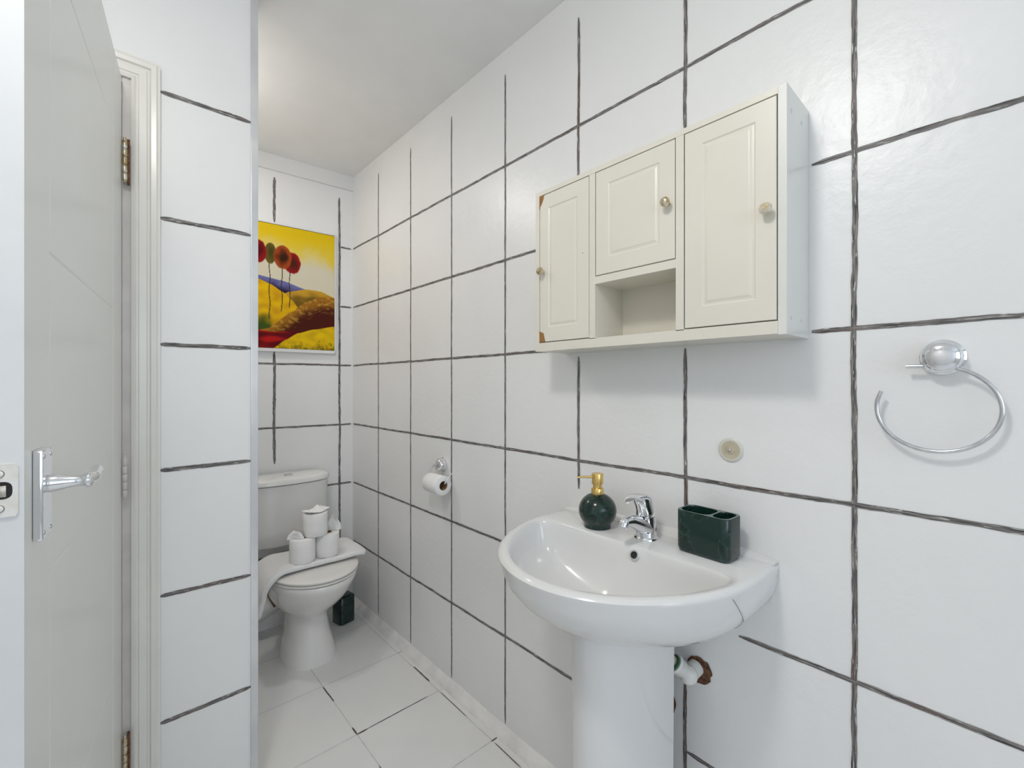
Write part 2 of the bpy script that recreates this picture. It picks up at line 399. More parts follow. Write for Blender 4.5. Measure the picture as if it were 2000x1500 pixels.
# chrome lock plate + lever
mb = MBm('chrome'); mb.box((.674, .0003, 1.048-.008), (.7148, .0088, 1.153-.008), .0022, DM)
plate = mb.build('lock_plate', door)
for u in (.680, .7085):
    for z in (1.056, 1.145):
        mb = MBm('screw', True); mb.lathe([(.0026,0),(.0026,.0006),(.0012,.0002)], dp(u,.0088,z), N, 12); mb.build('screw', plate)
# lever: flared neck standing out, collar, then the grip turning back along the door
mb = MBm('chrome', True)
mb.lathe([(.0105,0),(.0112,.003),(.0095,.010),(.0075,.018),(.0068,.028),(.0078,.033),(.0092,.0345),(.0092,.038),(.0075,.040),(.004,.0412)], dp(.694,.0088,1.111), N, 28)
g = catmull([dp(.692,.044,1.112), dp(.672,.047,1.112), dp(.652,.046,1.1135), dp(.634,.044,1.1140), dp(.620,.041,1.112)], 5)
mb.tube(g, [.0065+.0006*math.sin(i*.5) for i in range(len(g))], 16)
mb.build('door_handle', door)
# latch plate on the door's edge: local frame on the edge (t inward along thickness)
T = -N; F = DW
mb = MBm('latch')
def ep(t, z, o=0): return dp(DW+o, -t, z)
z0, z1, t0, t1 = 1.0862, 1.1435, .0042, .0335
ht0, ht1, hz0, hz1 = .0085, .0285, 1.1055, 1.1245
O1 = [(t0,z0),(t1,z0),(t1,z1),(t0,z1)]
n = 24
def rect_pt(a, tx0, tx1, zz0, zz1, p):
    c, s_ = math.cos(a), math.sin(a); r = (abs(c)**p+abs(s_)**p)**(-1/p)
    return ((tx0+tx1)/2+(tx1-tx0)/2*r*c, (zz0+zz1)/2+(zz1-zz0)/2*r*s_)
angs = [2*PI*(i+.5)/48 for i in range(48)]
outer = [rect_pt(a, t0, t1, z0, z1, 18) for a in angs]; inner = [rect_pt(a, ht0, ht1, hz0, hz1, 3) for a in angs]
mb.loft([[ep(*p, 0.0) for p in outer], [ep(*p, .0014) for p in outer], [ep(*p, .0014) for p in inner], [ep(*p, .0002) for p in inner]], False, False)
lp_ = mb.build('latch_plate', door)
mb = MBm('black'); R_ = [mb.v(ep(*p, .0003)) for p in inner]; mb.face(R_)
mb.m('chip'); 
mb.build('latch_hole', lp_)
mb = MBm('oldbrass', True); mb.box((DW, -.0285, 1.108-.008), (DW+.0025, -.0130, 1.1205-.008), .0008, DM); mb.build('latch_bolt', lp_)
for zz in (1.133, 1.0955):
    mb = MBm('latch', True); mb.lathe([(.0036,.0014),(.0036,.0022),(.0028,.0026)], ep(.0185, zz, 0), D, 20); 
    mb.m('cabdark'); mb.lathe([(.0042,.0010),(.0042,.0016)], ep(.0185, zz, 0), D, 20); mb.build('screw', lp_)
# three hinges in the gap at the jamb
for zc, key, nm in ((1.78, 'brass', 'brass hinge with rust'), (1.0, 'jamb', 'hinge painted over'), (.31, 'brass', 'rusty brass hinge')):
    mb = MBm(key, True)
    hx, hy = -1.0045, 1.4615
    for q in range(5):
        mb.lathe([(.0045, 0), (.0052, .001), (.0052, .0175), (.0045, .0185)], (hx, hy-.004, zc-.05+q*.0200), (0,0,1), 14)
    mb.lathe([(.003, -.003), (.003, .106)], (hx, hy-.004, zc-.05), (0,0,1), 10)
    hg = mb.build('hinge', door); hg['label'] = nm
    if key == 'brass':
        mb = MBm('rust'); mb.box((-1.0, 1.4595, zc-.055), (-.9945, 1.4702, zc+.055)); mb.build('hinge_leaf', hg)

# ------------------------------------------------------------ wall cabinet
cx = -.13
cab = thing('wall_cabinet', 'cream three-door bathroom cabinet with open niche, fixed above the basin', 'cabinet', (0, .5865, CB0))
mb = MBm('cab')
YL, YR = .905, .2677
ZB, ZT = 1.322, 1.7715
mb.box((cx, YL-.016, ZB), (-.0005, YL, ZT), .0008)
mb.box((cx, .6946, 1.344), (-.0005, .7125, 1.759)); mb.box((cx, .462, 1.344), (-.0005, .480, 1.759))
mb.box((cx, YR+.0148, 1.7595), (-.0005, YL-.016, ZT)); mb.box((cx, YR+.0148, ZB), (-.0005, YL-.016, 1.3455))
mb.box((cx, .480, 1.480), (-.0005, .6946, 1.4985))
mb.m('cab'); mb.box((-.010, YR+.014, ZB+.01), (-.0004, YL-.01, ZT-.01))
mb.m('cabside'); mb.box((cx, YR, ZB-.002), (-.0005, YR+.0148, ZT+.002), .0008)
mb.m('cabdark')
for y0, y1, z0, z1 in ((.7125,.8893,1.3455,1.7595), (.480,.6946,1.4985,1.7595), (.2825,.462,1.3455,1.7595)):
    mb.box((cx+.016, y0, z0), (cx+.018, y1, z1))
mb.build('carcass', cab)
for z in (ZT-.04, ZB+.03):      # pale cap dots on the right flank
    for x in (-.105, -.045):
        mb = MBm('dooredge', True); mb.lathe([(.004,0),(.004,.0006),(.0035,.0009)], (x, YR, z), (0,-1,0), 14); mb.build('screw_cap', cab)
def cab_door(y0, y1, z0, z1, m_in, knob, chips=()):
    gp = .0021; y0 += gp; y1 -= gp; z0 += gp; z1 -= gp
    xf = cx-.0004; iy0, iy1, iz0, iz1 = m_in
    mb = MBm('cab')
    def ring(a, b, c, d_, x): return [Vector((x, a, c)), Vector((x, b, c)), Vector((x, b, d_)), Vector((x, a, d_))]
    rg = [ring(y0, y1, z0, z1, xf+.015), ring(y0, y1, z0, z1, xf+.001), ring(y0+.001, y1-.001, z0+.001, z1-.001, xf),
          ring(iy0-.003, iy1+.003, iz0-.003, iz1+.003, xf), ring(iy0, iy1, iz0, iz1, xf+.0019), ring(iy0+.004, iy1-.004, iz0+.004, iz1-.004, xf+.0016),
          ring(iy0+.008, iy1-.008, iz0+.008, iz1-.008, xf+.0003), ring(iy0+.010, iy1-.010, iz0+.010, iz1-.010, xf+.0001)]
    mb.loft(rg)
    # broken-away corners show the fibreboard
    mb.m('chip')
    for pts in chips:
        a = [mb.v((xf-.0006, y, z)) for y, z in pts]; mb.face(a)
        b = [mb.v((xf+.004, y, z)) for y, z in pts]
        for q in range(len(a)): mb.face([a[q], a[(q+1)%len(a)], b[(q+1)%len(a)], b[q]])
    dr = mb.build('cabinet_door', cab)
    ky, kz, kk = knob
    mb = MBm(kk, False)
    prof = [(.0050,0),(.0045,.003),(.0040,.007),(.0085,.0095),(.0112,.0140),(.0108,.0185),(.0075,.0225),(.0035,.0240)]
    mb.lathe(prof, (xf, ky, kz), (-1,0,0), 10); mb.build('knob', dr)
    return dr
cab_door(.7125, .8890, 1.3455, 1.7595, (.7537, .852, 1.390, 1.716), (.872, 1.543, 'glassknob'),
         chips=[[(.8885,1.7582),(.870,1.7582),(.873,1.746),(.881,1.733),(.8885,1.722)], [(.8885,1.3468),(.866,1.3468),(.8725,1.372),(.8885,1.378)], [(.7345,1.565),(.7325,1.565),(.7325,1.567),(.7345,1.567)]])
cab_door(.480, .6946, 1.4985, 1.7595, (.521, .652, 1.543, 1.718), (.497, 1.622, 'glassknob'))
M['paleknob'] = mat('pale_knob', (.84,.82,.76), .2, .4, color2=(.62,.5,.3), cscale=70)
cab_door(.2825, .462, 1.3455, 1.7595, (.323, .420, 1.392, 1.7215), (.298, 1.550, 'paleknob'))

# ------------------------------------------------------------ basin
basin = thing('pedestal_basin', 'white ceramic washbasin on a pedestal under the cream cabinet', 'washbasin', (0, .602, 0))
CY = .606; HW = .286; A0 = -.10; FD = .348; RZ = .857
def outline_r(cx_, th):
    # distance from (cx_,CY) to outline in direction th
    lo, hi = 0, .6
    def inside(x, y):
        if x > 0: return False
        hw = HW if x > A0 else 0
        if x >= A0: return abs(y-CY) <= hw
        return ((x-A0)/FD)**2 + ((y-CY)/HW)**2 <= 1
    for _ in range(30):
        mid = (lo+hi)/2
        if inside(cx_+mid*math.cos(th), CY+mid*math.sin(th)): lo = mid
        else: hi = mid
    return lo
CC = -.235
corner = math.atan2(HW, -CC)
ths = sorted([corner*i/10 for i in range(-10, 11)] + [corner+(2*PI-2*corner)*i/86 for i in range(1, 86)])
def outer_pt(th, inset=0.): r = outline_r(CC, th)-inset; return Vector((CC+r*math.cos(th), CY+r*math.sin(th), 0))
def inner_r(th, rim=.024):
    a = outline_r(CC, th)-rim
    c = math.cos(th); b = (.095)/c if c > .02 else 99
    # side limits so the bowl keeps a ledge left and right of the taps
    return (a**-7+b**-7)**(-1/7)
rings = []
def under(z, sy, sx, sidez=0):
    out = []
    for th in ths:
        p = outer_pt(th); x = p.x*sx if p.x < -.0 else p.x
        out.append(Vector((min(x, -.0006), CY+(p.y-CY)*sy, z)))
    return out
mb = MBm('ceramic', True)
UN = [(.630,.16,.30),(.636,.32,.42),(.648,.47,.54),(.668,.61,.66),(.692,.745,.755),(.72,.86,.84),(.75,.93,.905),(.78,.968,.95),(.81,.985,.975),(.832,.992,.985),(.845,.998,.996)]
for z, sy, sx in UN: rings.append(under(RZ-(RZ-z)*.80, sy, sx))
rings.append([Vector((min(outer_pt(t, .0005).x,-.0006), outer_pt(t, .0005).y, RZ-.004)) for t in ths])
def lip(p): return .010*max(0, min(1, (p.x+.030)/.010)) if p.x > -.03 else 0
def topring(ins, z):
    out = []
    for t in ths:
        p = outer_pt(t, ins); q = Vector((min(p.x, -.0006) if ins < .01 else p.x, p.y, z)); out.append(q)
    return out
rings.append(topring(.005, RZ+.001)); rings.append(topring(.010, RZ+.003))
def inn(off, z, sc_=1., shift=0.):
    out = []
    for t in ths:
        r = (inner_r(t)-off)*sc_; out.append(Vector((CC+shift+r*math.cos(t), CY+r*math.sin(t), z)))
    return out
rings.append(inn(-.004, RZ+.003)); rings.append(inn(.000, RZ+.001)); rings.append(inn(.005, RZ-.006))
rings.append(inn(.009, RZ-.022)); rings.append(inn(.016, RZ-.045)); rings.append(inn(.028, RZ-.07)); rings.append(inn(.028, RZ-.092, .80, -.004)); rings.append(inn(.028, RZ-.108, .58, -.006)); rings.append(inn(.028, RZ-.117, .34, -.004)); rings.append(inn(.028, RZ-.121, .12, 0))
mb.loft(rings)
# hairline crack in the glaze low on the right flank
M['crack'] = mat('hairline_crack', (.30,.29,.29), .6, cvar=.3, cscale=50); mb.m('crack', True)
mb.tube(catmull([(-.2149,.3395,.8563),(-.1979,.3339,.8400),(-.1759,.3327,.8164),(-.1535,.3349,.7928),(-.1340,.3404,.7760),(-.1270,.3500,.7620),(-.1290,.3570,.7545)], 5), .0006, 6)
bowl = mb.build('bowl', basin)
# low upstand along the wall, sealed with paint
mb = MBm('ceramic', True)
rr = []
for i in range(31):
    y = .322+(.888-.322)*i/30; e = min(1, i/5, (30-i)/5)
    rr.append([Vector((-.0006,y,RZ+.001)), Vector((-.026,y,RZ+.0025)), Vector((-.022,y,RZ+.004+.006*e)), Vector((-.012,y,RZ+.005+.011*e)), Vector((-.0006,y,RZ+.006+.013*e))])
mb.loft(rr); mb.build('upstand', basin)
# drain + overflow
mb = MBm('chrome', True); mb.lathe([(.021,0),(.022,.0015),(.015,.003),(.013,.001)], (CC, CY, RZ-.1225), (0,0,1), 28); mb.build('drain', basin)
on = Vector((-.90, -.05, .42)).normalized(); oc = Vector((-.1485, .570, .8415))
OV = thing  # (overflow ring is part of the basin)
mb = MBm('chrome', True); mb.lathe([(.0105,-.004),(.0118,.001),(.0108,.0028),(.0080,.0028),(.0072,.0005),(.0072,-.004)], oc, on, 28); ov = mb.build('overflow_ring', basin)
mb = MBm('black', True); mb.lathe([(.0073,-.004),(.0073,.0006)], oc, on, 24); mb.build('overflow_hole', ov)
# pedestal: open-backed column
mb = MBm('ceramic', True)
rings = []
for z, s_ in ((0, 1.10), (.03, 1.06), (.10, 1.0), (.35, .98), (.60, 1.0), (.712, 1.02)):
    o_ = []
    for i in range(25):
        a = -PI/2+PI*i/24; o_.append(Vector((-.085-(.215*s_)*max(0,math.cos(a))**.8, .600+.092*s_*math.sin(a)*1.0, z)))
    for i in range(25):
        a = PI/2-PI*i/24; o_.append(Vector((-.083-(.197*s_)*max(0,math.cos(a))**.8, .600+.076*s_*math.sin(a), z)))
    rings.append(o_)
mb.loft(rings); mb.build('pedestal', basin)

# tap
tap = thing('mixer_tap', 'chrome single-lever mixer tap between green soap dispenser and tumbler', 'tap', (-.073, .586, RZ+.003))
TX, TY, TZ = -.073, .586, RZ+.003
def E_(c, rx, ry, z, tilt=0, n=28): return [Vector((c+rx*math.cos(2*PI*k/n), TY+ry*math.sin(2*PI*k/n), z+tilt*(rx*math.cos(2*PI*k/n)))) for k in range(n)]
mb = MBm('chrome', True)
mb.loft([E_(TX,.0285,.0285,TZ-.001), E_(TX,.0285,.0285,TZ+.003), E_(TX,.0265,.0265,TZ+.006), E_(TX,.0240,.0240,TZ+.0065),
         E_(TX-.0005,.0235,.0235,TZ+.020), E_(TX-.001,.0240,.0235,TZ+.034,.10), E_(TX-.003,.0250,.0235,TZ+.048,.20), E_(TX-.004,.0240,.0225,TZ+.057,.26), E_(TX-.004,.0190,.018,TZ+.060,.28)])
pts = catmull([(TX+.006,TY,TZ+.022), (TX-.016,TY,TZ+.032), (TX-.044,TY,TZ+.045), (TX-.070,TY,TZ+.054), (TX-.092,TY,TZ+.055)], 5)
m_ = len(pts); mb.tube(pts, [.0250-.0125*min(1, i/(m_*.85)) for i in range(m_)], 24, squash=[(1,1-.10*i/m_) for i in range(m_)])
mb.build('spout_body', tap)
mb = MBm('chrome', True)
ax = Vector((-.45,0,-.9)).normalized()
mb.lathe([(.0088,-.008),(.0105,-.003),(.0118,0),(.0118,.005),(.0100,.006),(.0100,.008),(.0112,.009),(.0112,.013),(.0095,.015)], (TX-.092,TY,TZ+.056), ax, 24); mb.build('aerator', tap)
mb = MBm('chrome', True)
mb.loft([E_(TX-.004,.0185,.0175,TZ+.0605,.28), E_(TX-.0045,.0225,.021,TZ+.063,.28), E_(TX-.005,.0225,.020,TZ+.072,.28), E_(TX-.010,.0240,.0195,TZ+.086,.20), E_(TX-.014,.0270,.0200,TZ+.096,.10),
         E_(TX-.016,.0245,.018,TZ+.1025,.0), E_(TX-.018,.014,.011,TZ+.1060,0)])
pts = catmull([(TX+.000,TY,TZ+.0955), (TX-.020,TY,TZ+.1050), (TX-.045,TY,TZ+.1085), (TX-.068,TY,TZ+.1060), (TX-.088,TY,TZ+.0985)], 6)
m_ = len(pts); mb.tube(pts, [.0185*math.sqrt(max(.02, 1-(i/(m_-1))**3)) for i in range(m_)], 20, squash=[(1,.22)]*m_)
mb.build('lever', tap)

# soap dispenser
SX, SY, SZ = -.092, .716, RZ+.003
sd = thing('soap_dispenser', 'round dark green marble soap dispenser with a gold pump, left of the tap', 'soap dispenser', (SX, SY, SZ))
mb = MBm('marble', True)
prof = [(.030,0),(.034,.001)]
for i in range(1, 15):
    a = -PI/2+.62+(PI-.62-.30)*i/14; prof.append((.0485*math.cos(a), .0455+.0455*math.sin(a)-.0025))
mb.lathe(prof, (SX,SY,SZ), n=40); mb.build('bottle', sd)
mb = MBm('gold', True); top = SZ+.084
mb.lathe([(.0155,-.002),(.0162,0),(.0162,.014),(.0150,.016),(.0150,.0165),(.0115,.018),(.0115,.026),(.0145,.027),(.0148,.0285),(.0148,.052),(.0138,.0545)], (SX,SY,top), n=32)
dn = Vector((-.76,.65,0)).normalized()
c0 = Vector((SX,SY,top+.045)); mb.tube([c0+dn*.010, c0+dn*.025, c0+dn*.045+Vector((0,0,.0003)), c0+dn*.0515+Vector((0,0,-.002))], [.0034,.0030,.0026,.0024], 12)
mb.build('pump', sd)

# toothbrush tumbler: rounded block with two wells
def rrect(hx, hy, r, z, mtx, n=8):
    out = []
    for cxs, cys, a0 in ((1,1,0),(-1,1,PI/2),(-1,-1,PI),(1,-1,3*PI/2)):
        for i in range(n+1):
            a = a0+PI/2*i/n; out.append(mtx @ Vector((cxs*(hx-r)+r*math.cos(a), cys*(hy-r)+r*math.sin(a), z)))
    return out
HX, HY_ = -.0640, .4400
tb = thing('toothbrush_tumbler', 'rectangular dark green marble tumbler with two wells, right of the tap', 'toothbrush holder', (HX, HY_, RZ+.003))
MT = Matrix.Translation((HX, HY_, RZ+.003)) @ Matrix.Rotation(math.radians(-3), 4, 'Z')
M['marble_rim'] = mat('marble_cut_rim', (.10,.17,.145), .25, cvar=.15, cscale=30)
mb = MBm('marble', True); hy, hx, hz = .0590, .0335, .0915
mb.loft([rrect(hx-.008,hy-.008,.010,0,MT), rrect(hx-.003,hy-.003,.013,.002,MT), rrect(hx,hy,.016,.009,MT), rrect(hx,hy,.016,hz-.002,MT), rrect(hx-.0008,hy-.0008,.0155,hz-.0005,MT)], True, False)
# top: two wells
w1 = Matrix.Translation((0,.0195,0)); w2 = Matrix.Translation((0,-.0295,0))
def well(loc, hy_, r):
    mm = MT @ Matrix.Translation((0,loc,0)); q = hx-.0045
    mb.m('marble', True); mb.loft([rrect(q, hy_, r, hz, mm), rrect(q-.0005, hy_-.0005, r, hz-.003, mm), rrect(q-.001, hy_-.001, r, hz-.07, mm)], False, True)
well(.0200, .0335, .018); well(-.0360, .0175, .0165)
mb.m('marble_rim', False)
# rim surface between outer edge and wells, filled by triangulation
ed = []
def loop_edges(pts):
    vs = [mb.v(p) for p in pts]
    for a, b in zip(vs, vs[1:]+vs[:1]): ed.append(mb.bm.edges.new((a, b)))
loop_edges(rrect(hx-.0008,hy-.0008,.0155,hz,MT)); loop_edges(rrect(hx-.0045,.0335,.018,hz,MT@Matrix.Translation((0,.0200,0)))); loop_edges(rrect(hx-.0045,.0175,.0165,hz,MT@Matrix.Translation((0,-.0360,0))))
r_ = bmesh.ops.triangle_fill(mb.bm, use_beauty=True, edges=ed)
for f in r_['geom']:
    if isinstance(f, bmesh.types.BMFace): f.material_index = mb.cur
tb_m = mb.build('tumbler_body', tb)

# ------------------------------------------------------------ waste fitting behind the pedestal
wp = thing('pipe_fitting', 'white plastic elbow with stained metal valve at the hole behind the pedestal', 'pipe', (0,.49,.55))
mb = MBm('plastic', True)
E0, E1, E2 = Vector((0,.497,.5595)), Vector((-.036,.499,.556)), Vector((-.064,.519,.586))
mb.tube(catmull([E0, (-.018,.499,.556), E1], 4), [.0185]*9, 20)
mb.lathe([(.0,-.021),(.012,-.018),(.019,-.011),(.0215,0),(.019,.011),(.012,.018),(.0,.021)], E1, (0,0,1), 20)
mb.tube([E1, E1.lerp(E2,.45), E1.lerp(E2,.5), E1.lerp(E2,.85), E1.lerp(E2,.88), E2], [.017,.017,.0195,.0205,.022,.021], 20); mb.build('elbow', wp)
ud = (E2-E1).normalized()
mb = MBm('green', True); mb.tube([E2-ud*.001, E2+ud*.004], [.0175,.0175], 20); mb.build('washer', wp)
mb = MBm('oldbrass', True); mb.tube([E2+ud*.003, E2+ud*.012, E2+ud*.0125, E2+ud*.022, E2+ud*.023, E2+ud*.032, E2+ud*.033, E2+ud*.055], [.014,.014,.0155,.0155,.0120,.0125,.0145,.0145], 6); mb.build('valve_nut', wp)

# ------------------------------------------------------------ small wall fittings
wd = thing('wall_plate', 'yellowed round plastic disc with a screw, on the wall right of the basin tap', 'fixing plate', (0,.4175,1.082))
mb = MBm('resin_rim', True); mb.lathe([(.0270,0),(.0270,.0015),(.0245,.0035),(.0205,.0030)], (-.0004,.4175,1.0825), (-1,0,0), 36); 
mb.m('resin', True); mb.lathe([(.0205,.0025),(.0200,.0035),(.009,.0030),(.0085,.0045),(.006,.0048)], (-.0004,.4175,1.0825), (-1,0,0), 32); mb.build('disc', wd)
mb = MBm('screw', True); mb.lathe([(.0033,.003),(.0033,.0075),(.0025,.009),(.001,.0094)], (-.0004,.4175,1.0825), (-1,0,0), 14); mb.build('screw', wd)

tr = thing('towel_ring', 'chrome open towel ring hanging from an oval boss on the right wall', 'towel ring', (0,.0746,1.275))
mb = MBm('chrome', True); mb.lathe([(.0290,0),(.0290,.004),(.0262,.006),(.0258,.0135),(.0265,.015),(.0265,.022),(.0250,.026),(.0215,.0300),(.015,.0330),(.007,.0345),(.001,.0348)], (-.0004,.0746,1.2745), (-1,0,0), 40); mb.build('boss', tr)
rx = -.0205
pts = [(rx,.1185,1.2600),(rx,.100,1.2600),(rx,.0825,1.2596)]
cy0, cz0, ra, rb = .0825, 1.1890, .0755, .0705
for i in range(0, 22):
    a = math.radians(78-i*(78+204)/21); pts.append((rx, cy0-ra*math.cos(a), cz0+rb*math.sin(a)))
mb = MBm('dull_chrome', True); mb.tube(catmull(pts, 3), .0034, 14); mb.build('ring', tr)

# toilet roll holder + roll
RC = Vector((-.050, 1.548, .8275))
hd = thing('toilet_roll_holder', 'chrome wire toilet roll holder on the right wall near the toilet', 'toilet roll holder', (0,1.572,.895))
mb = MBm('chrome', True); mb.lathe([(.0290,0),(.0290,.004),(.0262,.006),(.0258,.0135),(.0265,.022),(.0215,.0300),(.015,.0330),(.007,.0345),(.001,.0348)], (-.0004,1.572,.897), (-1,0,0), 32); mb.build('boss', hd)
mb = MBm('dull_chrome', True)
y0 = RC.y+.060; y1 = RC.y-.060
mb.tube(catmull([(-.022,1.572,.893), (-.026,1.600,.893), (-.036,y0,.880), (-.046,y0+.002,.855), (-.050,y0,.8405), (-.050,y0-.01,.8375), (-.050,RC.y,.8375), (-.050,y1+.006,.8375), (-.048,y1,.842), (-.030,y1-.004,.866), (-.022,y1-.006,.876)], 4), .0027, 12); mb.build('wire', hd)
def roll_mesh(mb, c, axis, r, h, core, n=40):
    ax = Vector(axis).normalized(); c = Vector(c)-ax*h/2
    u = ax.orthogonal().normalized(); w_ = ax.cross(u)
    rd = [(core, 0), (r-.002, 0), (r, .002), (r*1.0, h*.33), (r*.997, h*.66), (r, h-.002), (r-.002, h), (core, h)]
    rings = [[c+ax*hh+q*(math.cos(2*PI*k/n)*u+math.sin(2*PI*k/n)*w_) for k in range(n)] for q, hh in rd]
    mb.m('paper', True); mb.loft(rings, False, False)
    mb.m('card', True)
    mb.loft([[c+ax*hh+q*(math.cos(2*PI*k/n)*u+math.sin(2*PI*k/n)*w_) for k in range(n)] for q, hh in ((core, h-.0003), (core, .0003), (core-.0012, .0003), (core-.0012, h-.0003), (core, h-.0003))], False, False)
mb = MB(); roll_mesh(mb, RC, (0,1,0), .0385, .100, .0185)
tag(mb.build('toilet_roll', loc=RC), 'toilet roll hanging on the chrome wire holder on the right wall', 'toilet roll')

# ------------------------------------------------------------ painting on the back wall
pt = thing('framed_painting', 'landscape painting of red trees on yellow hills in a thin white frame', 'painting', bk(-.41, 1.72))
PW = .627; px1 = -.1005; along = Vector((-1, .0596, 0)).normalized(); o0 = Vector((px1, BX(px1), 0))
def pp(u, z, off): return o0+along*u+bn*off+Vector((0,0,z))      # u from the right edge leftwards
PZ0, PZ1 = 1.396, 2.052; PH = PZ1-PZ0; PWt = PH
mb = MBm('frame')
fw = .010
def fbox(u0, u1, z0, z1, d0, d1):
    vs = [mb.v(pp(u, z, d_)) for d_ in (d0, d1) for u, z in ((u0,z0),(u1,z0),(u1,z1),(u0,z1))]
    for q in ((0,1,2,3),(4,5,6,7),(0,1,5,4),(1,2,6,5),(2,3,7,6),(3,0,4,7)): mb.face([vs[i] for i in q])
fbox(0, fw*.5, PZ0, PZ1, 0.0008, .021); fbox(PWt-fw*.5, PWt, PZ0, PZ1, .0008, .021); fbox(0, PWt, PZ0, PZ0+.016, .0008, .021); fbox(0, PWt, PZ1-.007, PZ1, .0008, .021)
mb.m('black'); fbox(.004, PWt-.004, PZ0+.014, PZ1-.004, .0008, .0165)
mb.build('frame', pt)
# canvas: dabs of paint as a colour attribute on a fine grid
def S(a, b, x): t = max(0, min(1, (x-a)/(b-a))); return t*t*(3-2*t)
def mixc(a, b, t): return tuple(a[i]*(1-t)+b[i]*t for i in range(3))
def art(s, t):
    # s: 0 at photo-visible left edge .. 1 right edge (continues negative to the left), t: 0 top .. 1 bottom
    nz = lambda a, b, c_=0: noise.noise(Vector((s*a, t*b, c_)))
    # sky
    c = mixc((.80,.55,.01), (.72,.66,.50), S(.10, .30, t+.08*nz(3,3)-.11*S(.55,1.1,s)+.03*nz(12,20,2)))
    c = mixc(c, (.80,.66,.10), .45*S(.05,.2,t)*(1-S(.2,.33,t)))
    def crown(cx_, cy_, rx_, ry_, a, b):
        nonlocal c
        d_ = math.hypot((s-cx_)/rx_, (t-cy_)/ry_)+.06*nz(30,30,5)
        if d_ < 1.06: c = mixc(mixc(a, b, S(.2,.95,d_+.35*nz(14,14,8))), c, S(.93,1.06,d_))
    def T(tab):
        if s <= tab[0][0]: return tab[0][1]
        for (a, p), (b, q) in zip(tab, tab[1:]):
            if s <= b: e = (s-a)/(b-a); return p+(q-p)*e*e*(3-2*e)*.35+(q-p)*e*.65
        return tab[-1][1]
    yb = T([(-.75,.36),(0,.425),(.3,.448),(.6,.497)])
    if t > yb and s < .62: c = mixc((.17,.17,.40), (.03,.015,.06), S(0, .085, t-yb+.03*nz(8,30,4)))
    yo = T([(.30,.555),(.38,.53),(.6,.495),(.8,.497),(1.,.54),(1.3,.6)])
    if s > .32 and t > yo: c = mixc((.62,.34,.03), (.17,.10,.012), S(0,.10,t-yo+.05*nz(6,22,1)))
    yl = T([(-.75,.47),(-.2,.43),(0,.455),(.14,.485),(.3,.54),(.42,.60),(.5,.66),(.56,.74)])
    if t > yl and s < .56: c = mixc(mixc((.84,.52,.004), (.66,.34,.008), max(0,min(1,.5+.9*nz(7,20,6)))), (.05,.09,.012), S(.70,.80,t+.10*nz(8,8,9))*(1-S(.12,.26,s)))
    ybr = T([(-.75,.97),(-.05,.87),(.12,.84),(.4,.70),(.6,.60),(.8,.547),(1.,.54)])
    if t > ybr:
        dd = t-ybr; c = mixc((.36,.15,.015), (.075,.012,.006), S(.02,.13,dd+.03*nz(9,25,7)))
        q = nz(16, 42, 11)+.5*nz(40, 90, 3)
        c = mixc(c, (.62,.36,.06), .55*S(.08,.35,q)*(1-S(.05,.17,dd)))
    if t > .86+.008*math.sin(s*9) and s < .52: c = mixc((.50,.012,.01), (.12,.004,.008), S(.1,.7,.5+1.6*nz(3.5,16,3)))
    yf = T([(.18,1.0),(.33,.93),(.49,.87),(.7,.83),(1.,.79)])
    if s > .18 and t > yf:
        c = mixc((.84,.56,.005), (.62,.38,.01), max(0,min(1,.4+.9*nz(8,22,13))))
        c = mixc(c, (.10,.09,.01), .8*S(.93,1.02,t+.06*nz(16,26,14)+.05*nz(50,60,2)-.03*(1-s)))
    for tx, ty0, ty1 in ((.13,.30,.77), (.285,.34,.70), (.385,.36,.665), (-.06,.34,.72), (-.26,.36,.70), (-.42,.36,.70)):
        wv = .006*math.sin(t*30+tx*9)
        if ty0 < t < ty1 and abs(s-tx-wv) < .0055: c = (.03,.035,.02)
    crown(-.44,.30,.12,.10,(.10,.10,.02),(.32,.05,.02)); crown(-.26,.23,.13,.11,(.25,.02,.01),(.50,.06,.02))
    crown(.14,.238,.075,.085,(.06,.055,.01),(.14,.10,.015))
    crown(-.01,.235,.105,.092,(.10,.003,.006),(.28,.008,.010))
    crown(.42,.292,.110,.088,(.08,.015,.006),(.31,.008,.010))
    crown(.295,.255,.115,.097,(.045,.014,.004),(.38,.065,.012))
    return c
me = bpy.data.meshes.new('canvas'); NU, NZ = 300, 300
verts = []; cols = []; VIS = .372-.005
a0, a1, z0_, z1_ = .0055, PWt-.006, PZ0+.0175, PZ1-.009
for j in range(NZ+1):
    for i in range(NU+1):
        u = a0+(a1-a0)*i/NU; z = z0_+(z1_-z0_)*j/NZ
        verts.append(pp(u, z, .0175)); cc = art(1-(u-a0)/VIS, 1-j/NZ); cols.append(cc)
faces = [(j*(NU+1)+i, j*(NU+1)+i+1, (j+1)*(NU+1)+i+1, (j+1)*(NU+1)+i) for j in range(NZ) for i in range(NU)]
me.from_pydata(verts, [], faces); ca = me.color_attributes.new('paint', 'FLOAT_COLOR', 'POINT')
buf = []
for c_ in cols: buf += [max(0, c_[0]), max(0, c_[1]), max(0, c_[2]), 1]
ca.data.foreach_set('color', buf)
cm = bpy.data.materials.new('canvas_paint'); cm.use_nodes = True; b_ = cm.node_tree.nodes['Principled BSDF']; b_.inputs['Roughness'].default_value = .6; b_.inputs['Specular IOR Level'].default_value = .12
an = cm.node_tree.nodes.new('ShaderNodeVertexColor'); an.layer_name = 'paint'; cm.node_tree.links.new(an.outputs[0], b_.inputs['Base Color'])
me.materials.append(cm)
cv = bpy.data.objects.new('canvas', me); COL.objects.link(cv); cv.parent = pt; cv.matrix_parent_inverse = world_of(pt).inverted()

